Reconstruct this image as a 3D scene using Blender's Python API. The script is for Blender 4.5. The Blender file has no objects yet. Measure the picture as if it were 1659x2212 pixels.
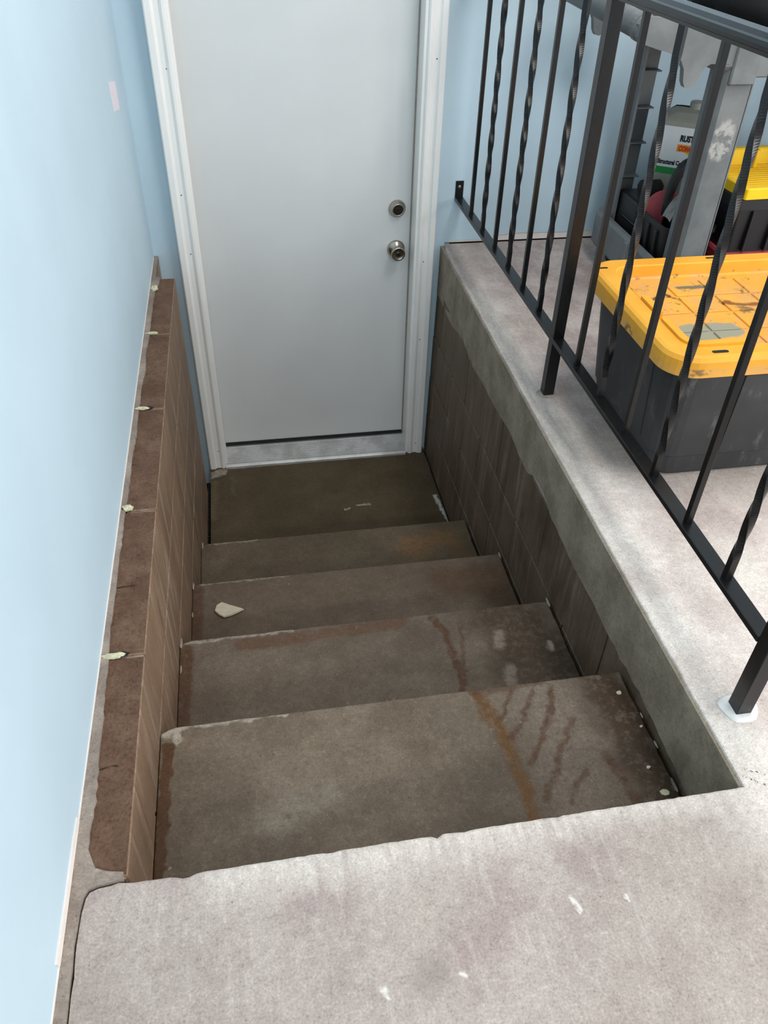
import bpy, bmesh, math, random
from mathutils import Vector, Matrix, noise as mnoise
random.seed(7)
SC = bpy.context.scene
COL = SC.collection

# ------------------------------------------------------------------ camera
F_PX, IMG_W = 1718.62, 1659.0
yaw, pitch, roll = math.radians(10.5554), math.radians(-39.9072), math.radians(1.5916)
fwd = Vector((math.sin(yaw) * math.cos(pitch), math.cos(yaw) * math.cos(pitch), math.sin(pitch)))
r0 = Vector((math.cos(yaw), -math.sin(yaw), 0)); u0 = r0.cross(fwd)
rt = r0 * math.cos(roll) + u0 * math.sin(roll); up = -r0 * math.sin(roll) + u0 * math.cos(roll)
cd = bpy.data.cameras.new('camera'); cam = bpy.data.objects.new('camera', cd); COL.objects.link(cam)
cd.sensor_fit = 'HORIZONTAL'; cd.sensor_width = 36.0; cd.lens = F_PX / IMG_W * 36.0
cd.clip_start = 0.02
m = Matrix((rt, up, -fwd)).transposed().to_4x4(); m.translation = Vector((0.2565, -0.6021, 1.1732))
cam.matrix_world = m
SC.camera = cam

# ------------------------------------------------------------------ world, lights, exposure
w = bpy.data.worlds.new('overcast_sky'); SC.world = w; w.use_nodes = True
w.node_tree.nodes['Background'].inputs[0].default_value = (0.86, 0.92, 1.0, 1)
w.node_tree.nodes['Background'].inputs[1].default_value = 1.0

def area(name, loc, target, sx, sy, power, color):
    l = bpy.data.lights.new(name, 'AREA'); l.shape = 'RECTANGLE'; l.size = sx; l.size_y = sy
    l.energy = power; l.color = color
    o = bpy.data.objects.new(name, l); COL.objects.link(o); o.location = loc
    o.rotation_euler = (Vector(target) - Vector(loc)).to_track_quat('-Z', 'Y').to_euler()
    return o
# daylight through the open garage door in the right-hand wall, behind the photographer's shoulder, the ceiling light of the garage, and an added rear fill
area('garage_door_daylight', (4.9, -1.3, 1.15), (0.0, 0.4, 0.55), 3.8, 2.1, 150, (1.0, 0.985, 0.965))
area('fill_light_rear', (0.7, -3.0, 2.42), (0.7, -3.0, 0), 1.2, 0.5, 76, (1.0, 0.98, 0.955))  # unseen fill added high at the back to brighten the low door and landing
area('ceiling_light_centre', (1.45, 0.65, 2.42), (1.45, 0.65, 0), 0.6, 1.2, 35, (1.0, 0.98, 0.955))

SC.view_settings.view_transform = 'Standard'; SC.view_settings.look = 'None'
SC.view_settings.gamma = 1.0; SC.view_settings.use_curve_mapping = False
SC.view_settings.exposure = 0.0

# ------------------------------------------------------------------ helpers
def lin(c):
    return tuple(((v / 255) / 12.92 if v / 255 <= 0.04045 else ((v / 255 + 0.055) / 1.055) ** 2.4) for v in c) + (1.0,)

class NT:
    """small node-graph builder"""
    def __init__(s, name):
        s.mat = bpy.data.materials.new(name); s.mat.use_nodes = True
        s.t = s.mat.node_tree; s.b = s.t.nodes['Principled BSDF']
        s.P = s.t.nodes.new('ShaderNodeTexCoord').outputs['Object']
    def n(s, kind, **kw):
        nd = s.t.nodes.new(kind)
        for k, v in kw.items(): setattr(nd, k, v)
        return nd
    def put(s, sock, v):
        if hasattr(v, 'links') or isinstance(v, bpy.types.NodeSocket): s.t.links.new(v, sock)
        else: sock.default_value = v
    def math(s, op, a, b=0.0, c=0.0, clamp=False):
        nd = s.n('ShaderNodeMath', operation=op, use_clamp=clamp)
        s.put(nd.inputs[0], a); s.put(nd.inputs[1], b)
        if op in ('MULTIPLY_ADD',): s.put(nd.inputs[2], c)
        return nd.outputs[0]
    def vm(s, op, a, b=(0, 0, 0)):
        nd = s.n('ShaderNodeVectorMath', operation=op); s.put(nd.inputs[0], a)
        if op == 'SCALE': s.put(nd.inputs['Scale'], b)
        else: s.put(nd.inputs[1], b)
        return nd.outputs['Value'] if op in ('LENGTH', 'DOT_PRODUCT', 'DISTANCE') else nd.outputs['Vector']
    def noise(s, scale, detail=3.0, rough=0.55, vec=None, stretch=None, color=False):
        nd = s.n('ShaderNodeTexNoise'); nd.inputs['Scale'].default_value = scale
        nd.inputs['Detail'].default_value = detail; nd.inputs['Roughness'].default_value = rough
        v = vec if vec is not None else s.P
        if stretch: v = s.vm('MULTIPLY', v, stretch)
        s.t.links.new(v, nd.inputs['Vector'])
        return nd.outputs['Color'] if color else nd.outputs['Fac']
    def sstep(s, v, lo, hi, to0=0.0, to1=1.0):
        nd = s.n('ShaderNodeMapRange', interpolation_type='SMOOTHSTEP')
        s.put(nd.inputs[0], v); nd.inputs[1].default_value = lo; nd.inputs[2].default_value = hi
        nd.inputs[3].default_value = to0; nd.inputs[4].default_value = to1
        return nd.outputs[0]
    def mix(s, f, a, b, mode='MIX'):
        nd = s.n('ShaderNodeMix', data_type='RGBA', blend_type=mode)
        s.put(nd.inputs[0], f); s.put(nd.inputs[6], a); s.put(nd.inputs[7], b)
        return nd.outputs[2]
    def warp(s, amount, scale, detail=3.0):
        c = s.noise(scale, detail, color=True)
        d = s.vm('SUBTRACT', c, (0.5, 0.5, 0.5))
        return s.vm('ADD', s.P, s.vm('SCALE', d, amount))
    def seg(s, vec, a, b, wd, soft):
        """1 inside a capsule of half-width wd round segment a-b"""
        A, B = Vector(a), Vector(b); BA = B - A
        pa = s.vm('SUBTRACT', vec, tuple(A))
        h = s.math('DIVIDE', s.vm('DOT_PRODUCT', pa, tuple(BA)), max(BA.length_squared, 1e-8), clamp=True)
        d = s.vm('LENGTH', s.vm('SUBTRACT', pa, s.vm('SCALE', tuple(BA), h)))
        return s.sstep(d, max(wd - soft, 0), wd + soft, 1.0, 0.0)
    def poly(s, vec, pts, wd, soft, z):
        m = None
        for i in range(len(pts) - 1):
            g = s.seg(vec, (*pts[i], z), (*pts[i + 1], z), wd, soft)
            m = g if m is None else s.math('MAXIMUM', m, g)
        return m
    def grain(s, c, dark, light, vec=None, scale=260):
        a = s.noise(scale, 6, 0.72, vec=vec); b = s.noise(scale * 0.28, 5, 0.7, vec=vec)
        f = s.math('ADD', s.math('MULTIPLY', a, 0.65), s.math('MULTIPLY', b, 0.35))
        c = s.mix(s.sstep(f, 0.30, 0.52, dark, 0.0), c, s.mix(1.0, c, (0.42, 0.38, 0.34, 1), 'MULTIPLY'))
        c = s.mix(s.sstep(f, 0.50, 0.66, 0.0, light), c, s.mix(1.0, c, (1.75, 1.72, 1.66, 1), 'MULTIPLY'))
        pit = s.noise(scale * 0.5, 2, 0.5, vec=vec)
        c = s.mix(s.sstep(pit, 0.70, 0.76, 0.0, dark), c, s.mix(1.0, c, (0.35, 0.31, 0.28, 1), 'MULTIPLY'))
        return c, f
    def bump(s, h, strength, dist=0.01):
        nd = s.n('ShaderNodeBump'); nd.inputs['Strength'].default_value = strength
        nd.inputs['Distance'].default_value = dist; s.put(nd.inputs['Height'], h)
        s.t.links.new(nd.outputs[0], s.b.inputs['Normal'])
    def done(s, color, rough=0.8, metal=0.0, spec=None):
        s.put(s.b.inputs['Base Color'], color); s.put(s.b.inputs['Roughness'], rough)
        s.b.inputs['Metallic'].default_value = metal
        if spec is not None: s.b.inputs['Specular IOR Level'].default_value = spec
        return s.mat

def plain(name, c, rough=0.6, metal=0.0, var=0.06, scale=40.0, bump=0.0, spec=None):
    g = NT(name); n = g.noise(scale, 3)
    col = g.mix(n, lin([max(v * (1 - var * 2), 0) for v in c]), lin([min(v * (1 + var * 2), 255) for v in c]))
    if bump: g.bump(n, bump, 0.002)
    return g.done(col, rough, metal, spec)

def link(o, parent=None):
    COL.objects.link(o)
    if parent: o.parent = parent
    return o
def obj(name, bm, mats, parent=None, smooth=False):
    me = bpy.data.meshes.new(name); bm.normal_update(); bm.to_mesh(me); bm.free()
    for mm in (mats if isinstance(mats, (list, tuple)) else [mats]): me.materials.append(mm)
    if smooth:
        for p in me.polygons: p.use_smooth = True
    return link(bpy.data.objects.new(name, me), parent)
def empty(name, loc=(0, 0, 0), parent=None):
    o = bpy.data.objects.new(name, None); o.location = loc; o.empty_display_size = 0.05
    return link(o, parent)
def tag(o, label, cat, group=None):
    o['label'] = label; o['category'] = cat
    if group: o['group'] = group
    return o
def struct(o, label=None):
    o['kind'] = 'structure'
    if label: o['label'] = label
    return o

def box(bm, lo, hi, bev=0.0, seg=1, mi=0):
    g = bmesh.ops.create_cube(bm, size=1.0); vs = g['verts']
    for v in vs: v.co = Vector([lo[i] + (v.co[i] + 0.5) * (hi[i] - lo[i]) for i in range(3)])
    fs = set(f for v in vs for f in v.link_faces)
    for f in fs: f.material_index = mi
    if bev:
        es = set(e for v in vs for e in v.link_edges)
        r = bmesh.ops.bevel(bm, geom=list(es), offset=bev, segments=seg, affect='EDGES', profile=0.5)
        for f in r['faces']: f.material_index = mi
    return bm
def frame(d):
    d = d.normalized(); a = Vector((0, 0, 1)) if abs(d.z) < 0.9 else Vector((1, 0, 0))
    x = d.cross(a).normalized(); return x, d.cross(x).normalized()
def tube(bm, pts, rad, n=12, cap=True, mi=0):
    pts = [Vector(p) for p in pts]; rings = []
    x = None
    for i, p in enumerate(pts):
        d = (pts[min(i + 1, len(pts) - 1)] - pts[max(i - 1, 0)]).normalized()
        if x is None: x, y = frame(d)
        else:
            x = (x - d * x.dot(d)).normalized(); y = d.cross(x)
        r = rad[i] if isinstance(rad, (list, tuple)) else rad
        rings.append([bm.verts.new(p + (x * math.cos(2 * math.pi * k / n) + y * math.sin(2 * math.pi * k / n)) * r) for k in range(n)])
    for a, b in zip(rings, rings[1:]):
        for k in range(n): bm.faces.new((a[k], a[(k + 1) % n], b[(k + 1) % n], b[k])).material_index = mi
    if cap:
        bm.faces.new(rings[0][::-1]).material_index = mi; bm.faces.new(rings[-1]).material_index = mi
    return bm
def lathe(bm, prof, M, n=32, mi=0):
    """prof = [(radius, height)], spun about local +Z of matrix M"""
    rings = []
    for r, h in prof:
        rings.append([bm.verts.new(M @ Vector((max(r, 1e-4) * math.cos(2 * math.pi * k / n), max(r, 1e-4) * math.sin(2 * math.pi * k / n), h))) for k in range(n)])
    for a, b in zip(rings, rings[1:]):
        for k in range(n): bm.faces.new((a[k], a[(k + 1) % n], b[(k + 1) % n], b[k])).material_index = mi
    bm.faces.new(rings[0][::-1]).material_index = mi; bm.faces.new(rings[-1]).material_index = mi
    return bm
def prism(bm, pts, fn, d0, d1, mi=0):
    """extrude the 2-D outline pts; fn(u, v, d) gives the 3-D point"""
    a = [bm.verts.new(fn(u, v, d0)) for u, v in pts]; b = [bm.verts.new(fn(u, v, d1)) for u, v in pts]
    n = len(pts); fs = [bm.faces.new(a), bm.faces.new(b[::-1])]
    for k in range(n): fs.append(bm.faces.new((a[k], b[k], b[(k + 1) % n], a[(k + 1) % n])))
    for f in fs: f.material_index = mi
    bmesh.ops.recalc_face_normals(bm, faces=fs)
    return bm
def rrect(x0, x1, y0, y1, r, n=6):
    out = []
    for cx, cy, a0 in ((x1 - r, y1 - r, 0), (x0 + r, y1 - r, 90), (x0 + r, y0 + r, 180), (x1 - r, y0 + r, 270)):
        for k in range(n + 1):
            a = math.radians(a0 + 90 * k / n); out.append((cx + r * math.cos(a), cy + r * math.sin(a)))
    return out
def loft(bm, loops, cap0=True, cap1=True, mi=0):
    rings = [[bm.verts.new(p) for p in lp] for lp in loops]; n = len(rings[0]); fs = []
    for a, b in zip(rings, rings[1:]):
        for k in range(n): fs.append(bm.faces.new((a[k], a[(k + 1) % n], b[(k + 1) % n], b[k])))
    if cap0: fs.append(bm.faces.new(rings[0][::-1]))
    if cap1: fs.append(bm.faces.new(rings[-1]))
    for f in fs: f.material_index = mi
    return fs
def jit(x, y, s, amp, k=0.0):
    return mnoise.noise(Vector((x * s, y * s, k))) * amp
def text_mesh(name, body, size, mat, parent, M, bold=0.0, shear=0.0, align='LEFT'):
    cu = bpy.data.curves.new(name, 'FONT'); cu.body = body; cu.size = size; cu.offset = bold; cu.shear = shear
    cu.align_x = align; cu.extrude = 0.0003; cu.resolution_u = 3
    tmp = bpy.data.objects.new(name + '_tmp', cu); COL.objects.link(tmp)
    bpy.context.view_layer.update()
    me = bpy.data.meshes.new_from_object(tmp.evaluated_get(bpy.context.evaluated_depsgraph_get()))
    bpy.data.objects.remove(tmp); me.materials.clear(); me.materials.append(mat); me.name = name
    o = link(bpy.data.objects.new(name, me), parent); o.matrix_local = M
    return o

# ------------------------------------------------------------------ measures (metres; floor level z = 0)
R, T = 0.19, 0.3958              # riser, tread
W0, W1 = 0.984, 1.002            # right edge of the stairwell, near and far
DW, DC = 2.335, 2.287            # wall plane, front of the door casing
XL = -0.0806                     # painted left wall
XR, ZR, SP, YB = 1.0536, 0.178, 0.1542, 2.150   # railing line, rail height, spacing, first baluster
LAND = -5 * R
CEIL = 2.5

# ------------------------------------------------------------------ surface materials
def blue_paint(name, c=(188, 210, 222)):
    g = NT(name)
    n = g.noise(3.0, 4); f = g.noise(260, 2)
    col = g.mix(g.sstep(n, 0.35, 0.65), lin(c), lin([min(v + 4, 255) for v in c]))
    g.bump(f, 0.12, 0.0006)
    return g.done(col, 0.55, spec=0.35)
M_BLUE = blue_paint('pale_blue_wall_paint')
M_CEIL = plain('white_ceiling_paint', (238, 238, 236), 0.8)
M_BARE = plain('bare_white_drywall', (226, 218, 212), 0.85, var=0.03, scale=25)

def floor_mat():
    g = NT('troweled_concrete_floor')
    big = g.noise(1.7, 4, 0.6); mid = g.noise(7, 5, 0.62); fine = g.noise(230, 3, 0.7); grit = g.noise(520, 2, 0.6)
    brush = g.noise(60, 3, 0.6, stretch=(1.0, 0.13, 1.0))
    c = g.mix(g.sstep(mid, 0.36, 0.66), lin((158, 143, 139)), lin((185, 173, 168)))
    c = g.mix(g.sstep(big, 0.42, 0.62, 0.0, 0.55), c, lin((166, 157, 147)))
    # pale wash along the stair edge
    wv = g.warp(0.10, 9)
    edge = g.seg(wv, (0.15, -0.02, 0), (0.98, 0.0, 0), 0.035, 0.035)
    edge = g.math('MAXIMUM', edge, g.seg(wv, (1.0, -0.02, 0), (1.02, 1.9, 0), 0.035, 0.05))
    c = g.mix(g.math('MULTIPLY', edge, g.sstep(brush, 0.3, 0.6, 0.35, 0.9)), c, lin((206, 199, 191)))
    light_pool = g.math('MAXIMUM', g.seg(wv, (1.04, -0.02, 0), (1.06, 0.75, 0), 0.09, 0.09), g.seg(wv, (1.3, 0.3, 0), (1.9, 0.6, 0), 0.25, 0.2))  # pool of light right of the stairs, painted into the floor colour
    c = g.mix(g.math('MULTIPLY', light_pool, 0.85), c, g.mix(g.sstep(mid, .36, .66), lin((206, 196, 190)), lin((228, 222, 215))))
    c = g.mix(g.sstep(brush, 0.52, 0.75, 0.0, 0.35), c, lin((198, 189, 183)))
    c, gr = g.grain(c, 0.75, 0.5)
    # spots and scuffs
    w2 = g.warp(0.02, 60)
    sp = None
    for a, b, wd in (((0.348, -0.205), (0.352, -0.215), .0025), ((0.455, -0.2), (0.462, -0.205), .003), ((0.64, -0.13), (0.645, -0.15), .002), ((0.72, -0.14), (0.725, -0.146), .002),
                     ((1.02, 0.62), (1.04, 0.60), .004)):
        q = g.seg(w2, (*a, 0), (*b, 0), wd, 0.003); sp = q if sp is None else g.math('MAXIMUM', sp, q)
    c = g.mix(g.math('MULTIPLY', sp, 0.8), c, lin((232, 228, 222)))
    dk = g.seg(w2, (0.405, -0.203, 0), (0.412, -0.2, 0), 0.022, 0.022)
    c = g.mix(g.math('MULTIPLY', dk, 0.35), c, lin((120, 112, 108)))
    # black dotted cracks at the stair corner
    dots = g.sstep(g.noise(190, 1), 0.5, 0.56)
    ck = g.poly(w2, [(0.994, 0.030), (1.012, 0.025), (1.036, 0.014)], 0.0016, 0.0012, 0)
    ck = g.math('MAXIMUM', ck, g.poly(w2, [(0.992, 0.019), (1.008, 0.008), (1.03, -0.008)], 0.0016, 0.0012, 0))
    ck = g.math('MULTIPLY', ck, dots)
    c = g.mix(ck, c, lin((30, 26, 24)))
    g.bump(g.math('ADD', gr, g.math('MULTIPLY', mid, 0.4)), 0.4, 0.004)
    return g.done(c, 0.86, spec=0.25)
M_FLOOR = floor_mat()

def cement_mat(name, a, b, rough=0.85, sc=1.0):
    g = NT(name); mid = g.noise(9 * sc, 5, 0.65); fine = g.noise(220, 3, 0.7); st = g.noise(14 * sc, 4, 0.6, stretch=(1, 1, 0.3))
    c = g.mix(g.sstep(mid, 0.34, 0.66), lin(a), lin(b))
    c = g.mix(g.sstep(st, 0.55, 0.72, 0, 0.4), c, lin([v * 0.72 for v in a]))
    c, gr = g.grain(c, 0.7, 0.4)
    g.bump(g.math('ADD', gr, g.math('MULTIPLY', mid, 0.4)), 0.4, 0.003)
    return g.done(c, rough, spec=0.25)
M_BAND = cement_mat('grey_cement_render', (130, 119, 103), (154, 143, 127))
M_SKIM = cement_mat('pale_mortar_skim', (132, 120, 110), (158, 147, 137))
M_MORTAR = cement_mat('light_brown_mortar', (136, 118, 100), (158, 140, 122))
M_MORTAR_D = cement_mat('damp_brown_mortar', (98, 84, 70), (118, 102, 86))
M_EARTH_BACKING = plain('dark_earth_and_backing', (40, 34, 30), 0.95)

def block_face(name, a, b, streak):
    g = NT(name)
    ob = g.n('ShaderNodeObjectInfo').outputs['Random']
    geo = g.n('ShaderNodeNewGeometry').outputs['Position']
    mid = g.noise(6, 5, 0.6, vec=geo); fine = g.noise(240, 3, 0.7, vec=geo); st = g.noise(26, 4, 0.6, vec=geo, stretch=(1, 1, 0.1)); wipe = g.noise(7, 3, 0.6, vec=geo, stretch=(1, 1, 0.25))
    c = g.mix(g.sstep(mid, 0.3, 0.7), lin(a), lin(b))
    c = g.mix(g.math('MULTIPLY', ob, 0.25), c, lin([v * 0.8 for v in a]))
    c = g.mix(g.sstep(st, 0.50, 0.70, 0, 0.65), c, lin(streak))
    c = g.mix(g.sstep(wipe, 0.55, 0.68, 0, 0.4), c, lin([v * 0.6 for v in a]))
    st2 = g.noise(60, 4, 0.6, vec=geo, stretch=(1, 1, 0.05))
    c = g.mix(g.sstep(st2, 0.50, 0.70, 0, 0.45), c, lin([v * 0.66 for v in a]))
    c, gr = g.grain(c, 0.55, 0.35, vec=geo)
    g.bump(gr, 0.35, 0.002)
    return g.done(c, g.sstep(mid, 0.3, 0.7, 0.55, 0.8), spec=0.35)
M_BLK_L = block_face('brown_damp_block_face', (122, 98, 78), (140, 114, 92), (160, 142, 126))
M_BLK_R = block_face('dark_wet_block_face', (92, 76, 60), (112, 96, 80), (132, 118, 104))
def block_top():
    g = NT('rough_brown_block_top')
    geo = g.n('ShaderNodeNewGeometry').outputs['Position']
    a = g.noise(150, 4, 0.75, vec=geo); b = g.noise(14, 4, 0.6, vec=geo); v = g.noise(420, 2, 0.7, vec=geo)
    c = g.mix(g.sstep(b, 0.3, 0.7), lin((102, 77, 62)), lin((122, 97, 80)))
    c, gr = g.grain(c, 1.0, 0.35, vec=geo, scale=170)
    c = g.mix(g.sstep(v, 0.68, 0.78, 0, 0.6), c, lin((170, 144, 118)))
    # pencil marks across the blocks at every half length
    wv = g.vm('ADD', geo, g.vm('SCALE', g.vm('SUBTRACT', g.noise(30, 2, vec=geo, color=True), (0.5, 0.5, 0.5)), 0.012))
    mk = None
    for y in (0.19, 0.614, 1.039, 1.476):
        q = g.seg(wv, (-0.085, y, 0), (-0.032, y + 0.006, 0), 0.0018, 0.0012); mk = q if mk is None else g.math('MAXIMUM', mk, q)
    c = g.mix(g.math('MULTIPLY', mk, 0.85), c, lin((26, 22, 30)))
    g.bump(gr, 1.0, 0.006)
    return g.done(c, 0.92, spec=0.2)
M_BLK_T = block_top()

def tread_mat(name, z, base, light, masks):
    """masks: list of (points, half width, softness, colour, strength, warp class)"""
    g = NT(name)
    mid = g.noise(8, 5, 0.62); fine = g.noise(210, 3, 0.7); grit = g.noise(480, 2, 0.65); big = g.noise(3.0, 3)
    c = g.mix(g.sstep(mid, 0.34, 0.68), lin(base), lin(light))
    c = g.mix(g.sstep(big, 0.45, 0.65, 0, 0.4), c, lin([v * 0.86 for v in base]))
    wet = None
    wa, wb = g.warp(0.028, 45, 4), g.warp(0.09, 14, 4)
    blot = g.sstep(g.noise(60, 5, 0.7), 0.36, 0.52, 0.45, 1.0)
    for pts, wd, soft, colr, k, cls in masks:
        q = g.poly(wa if cls in ('line', 'clean') else wb, pts, wd, soft, z)
        q = g.math('MULTIPLY', q, k) if cls == 'clean' else g.math('MULTIPLY', g.math('MULTIPLY', q, k), blot)
        c = g.mix(q, c, lin(colr))
        if sum(colr) < 260: wet = q if wet is None else g.math('MAXIMUM', wet, q)
    c, gr = g.grain(c, 0.7, 0.6)
    spk = g.noise(70, 3, 0.6)
    c = g.mix(g.sstep(spk, 0.70, 0.76, 0, 0.5), c, lin([min(v * 1.55, 255) for v in light]))
    g.bump(g.math('ADD', gr, g.math('MULTIPLY', mid, 0.4)), 0.4, 0.003)
    return g.done(c, 0.8 if wet is None else g.math('MULTIPLY_ADD', wet, -0.28, 0.82), spec=0.3)
RUST, WETB, PALE, OCHRE = (76, 50, 29), (62, 47, 33), (166, 158, 144), (92, 62, 26)
t1 = [([(0.90, 0.385), (0.935, 0.27), (0.95, 0.10)], 0.06, 0.03, WETB, 1.0, 'area'),
      ([(0.80, 0.375), (0.80, 0.25), (0.78, 0.15)], 0.07, 0.04, (124, 111, 100), .6, 'area'),
      ([(0.647, 0.396), (0.664, 0.344), (0.675, 0.293), (0.678, 0.245), (0.681, 0.207), (0.688, 0.166), (0.686, 0.128), (0.682, 0.100)], 0.013, 0.008, OCHRE, .95, 'line'),
      ([(0.722, 0.382), (0.699, 0.339), (0.685, 0.316)], 0.005, 0.004, RUST, .8, 'line'),
      ([(0.768, 0.376), (0.743, 0.332), (0.715, 0.287), (0.689, 0.271)], 0.005, 0.004, RUST, .8, 'line'),
      ([(0.81, 0.376), (0.786, 0.309), (0.761, 0.276), (0.734, 0.237), (0.712, 0.21)], 0.007, 0.005, RUST, .85, 'line'),
      ([(0.828, 0.294), (0.813, 0.272), (0.78, 0.23), (0.759, 0.188), (0.731, 0.156), (0.715, 0.127)], 0.006, 0.005, RUST, .8, 'line'),
      ([(0.812, 0.176), (0.785, 0.147), (0.765, 0.119)], 0.006, 0.005, RUST, .75, 'line'),
      ([(0.865, 0.2), (0.88, 0.14), (0.886, 0.10)], 0.009, 0.006, RUST, .8, 'line'),
      ([(0.644, 0.347), (0.657, 0.304)], 0.004, 0.004, OCHRE, .8, 'line'),
      ([(0.64, 0.39), (0.80, 0.395)], 0.008, 0.006, RUST, .7, 'line'),
      ([(0.017, 0.352), (0.014, 0.218), (0.009, 0.09)], 0.011, 0.003, RUST, .95, 'clean'),
      ([(0.002, 0.385), (0.03, 0.386), (0.036, 0.362)], 0.010, 0.004, PALE, .85, 'line'),
      ([(0.03, 0.394), (0.14, 0.395), (0.25, 0.397)], 0.006, 0.004, PALE, .8, 'line'),
      ([(0.20, 0.17), (0.30, 0.20)], 0.03, 0.03, (150, 140, 128), .4, 'area')]
t2 = [([(0.84, 0.76), (0.87, 0.65), (0.86, 0.55), (0.95, 0.6)], 0.085, 0.03, WETB, .85, 'area'),
      ([(0.649, 0.776), (0.673, 0.725), (0.677, 0.646), (0.683, 0.586), (0.674, 0.53)], 0.010, 0.005, RUST, .9, 'line'),
      ([(0.72, 0.74), (0.70, 0.65), (0.69, 0.57)], 0.006, 0.005, RUST, .6, 'line'),
      ([(0.809, 0.699), (0.80, 0.661)], 0.014, 0.008, (128, 114, 102), .8, 'line'),
      ([(0.806, 0.584), (0.797, 0.545)], 0.016, 0.008, (128, 114, 102), .8, 'line'),
      ([(0.159, 0.758), (0.363, 0.764), (0.563, 0.775)], 0.020, 0.008, (90, 64, 46), .8, 'line'),
      ([(0.016, 0.754), (0.012, 0.653), (0.012, 0.53)], 0.020, 0.006, RUST, .9, 'line'),
      ([(0.0, 0.785), (0.15, 0.788), (0.28, 0.789)], 0.005, 0.004, PALE, .7, 'line'),
      ([(0.93, 0.645), (0.93, 0.63)], 0.008, 0.006, PALE, .7, 'line')]
t3 = [([(0.80, 1.09), (0.96, 1.08), (0.93, 1.0)], 0.07, 0.03, (84, 61, 42), .8, 'area'),
      ([(0.014, 1.165), (0.01, 0.96)], 0.022, 0.008, RUST, .8, 'line'),
      ([(0.0, 1.183), (0.3, 1.184)], 0.004, 0.003, PALE, .5, 'line')]
t4 = [([(0.75, 1.46), (0.85, 1.50), (0.93, 1.50), (0.92, 1.42)], 0.05, 0.03, (112, 84, 54), .85, 'area'),
      ([(0.96, 1.57), (0.955, 1.42)], 0.03, 0.02, (84, 76, 58), .8, 'area'),
      ([(0.0, 1.579), (0.2, 1.58)], 0.004, 0.003, PALE, .5, 'line')]
tl = [([(0.01, 2.24), (0.06, 2.262)], 0.022, 0.006, PALE, .8, 'line'),
      ([(0.10, 2.285), (0.9, 2.30)], 0.008, 0.005, (150, 144, 132), .6, 'line'),
      ([(0.565, 1.935), (0.585, 1.94)], 0.004, 0.003, (190, 184, 172), .7, 'line'),
      ([(0.62, 1.952), (0.67, 1.955)], 0.005, 0.004, (190, 184, 172), .7, 'line'),
      ([(0.955, 1.97), (0.965, 1.88), (0.978, 1.79)], 0.008, 0.005, (196, 192, 182), .9, 'line'),
      ([(0.03, 2.2), (0.03, 1.95)], 0.014, 0.01, (104, 94, 72), .6, 'area'),
      ([(0.10, 2.22), (0.10, 2.10)], 0.012, 0.01, (104, 98, 80), .5, 'area'),
      ([(0.28, 1.66), (0.285, 1.66)], 0.012, 0.008, (120, 114, 98), .6, 'line')]
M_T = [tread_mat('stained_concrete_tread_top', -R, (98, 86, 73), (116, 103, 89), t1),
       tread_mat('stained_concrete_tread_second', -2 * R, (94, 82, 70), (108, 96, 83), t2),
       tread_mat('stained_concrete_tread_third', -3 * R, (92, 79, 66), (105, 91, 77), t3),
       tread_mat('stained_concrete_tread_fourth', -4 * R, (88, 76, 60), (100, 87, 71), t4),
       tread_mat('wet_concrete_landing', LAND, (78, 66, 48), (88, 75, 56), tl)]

M_DOOR = plain('white_door_paint', (216, 219, 219), 0.42, var=0.01, scale=6, spec=0.4)
M_TRIM = plain('glossy_white_trim', (240, 240, 237), 0.4, var=0.004, scale=12)
M_JAMB = plain('tan_weatherstrip', (150, 140, 128), 0.6)
M_RUBBER = plain('black_rubber', (18, 18, 20), 0.5)
def alu():
    g = NT('scuffed_aluminium_sill'); n = g.noise(12, 4, 0.65); d = g.noise(60, 3)
    c = g.mix(g.sstep(n, 0.4, 0.65), lin((206, 207, 207)), lin((186, 186, 185)))
    c = g.mix(g.sstep(d, 0.64, 0.75, 0, .4), c, lin((140, 138, 136)))
    return g.done(c, 0.45, 0.35)
M_ALU = alu()
M_NICKEL = plain('satin_nickel', (176, 168, 156), 0.25, 1.0, var=0.02)
M_NICKEL_D = plain('dark_nickel', (92, 88, 82), 0.3, 1.0, var=0.02)
M_HOLE = plain('dark_hole', (14, 13, 12), 0.8)
def iron():
    g = NT('black_painted_iron'); n = g.noise(90, 3); b = g.noise(700, 2)
    c = g.mix(g.sstep(n, 0.4, 0.7), lin((11, 11, 12)), lin((19, 19, 21)))
    g.bump(b, 0.05, 0.0005)
    return g.done(c, 0.30, spec=0.45)
M_IRON = iron()
M_GROUT = plain('white_grout', (226, 226, 224), 0.8, scale=60)
M_STEEL = plain('zinc_screw', (180, 178, 172), 0.3, 1.0)
M_FOAM = plain('pale_green_spray_foam', (192, 190, 160), 0.9, scale=120, var=0.14, bump=0.8)
M_CHIP = plain('pale_stone', (186, 178, 156), 0.85, var=0.05, scale=80, bump=0.3)
M_FLAKE = plain('cream_paint_flake', (196, 188, 164), 0.8)
M_PAPER = plain('pale_pink_paper', (228, 218, 224), 0.85, var=0.02)

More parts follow.
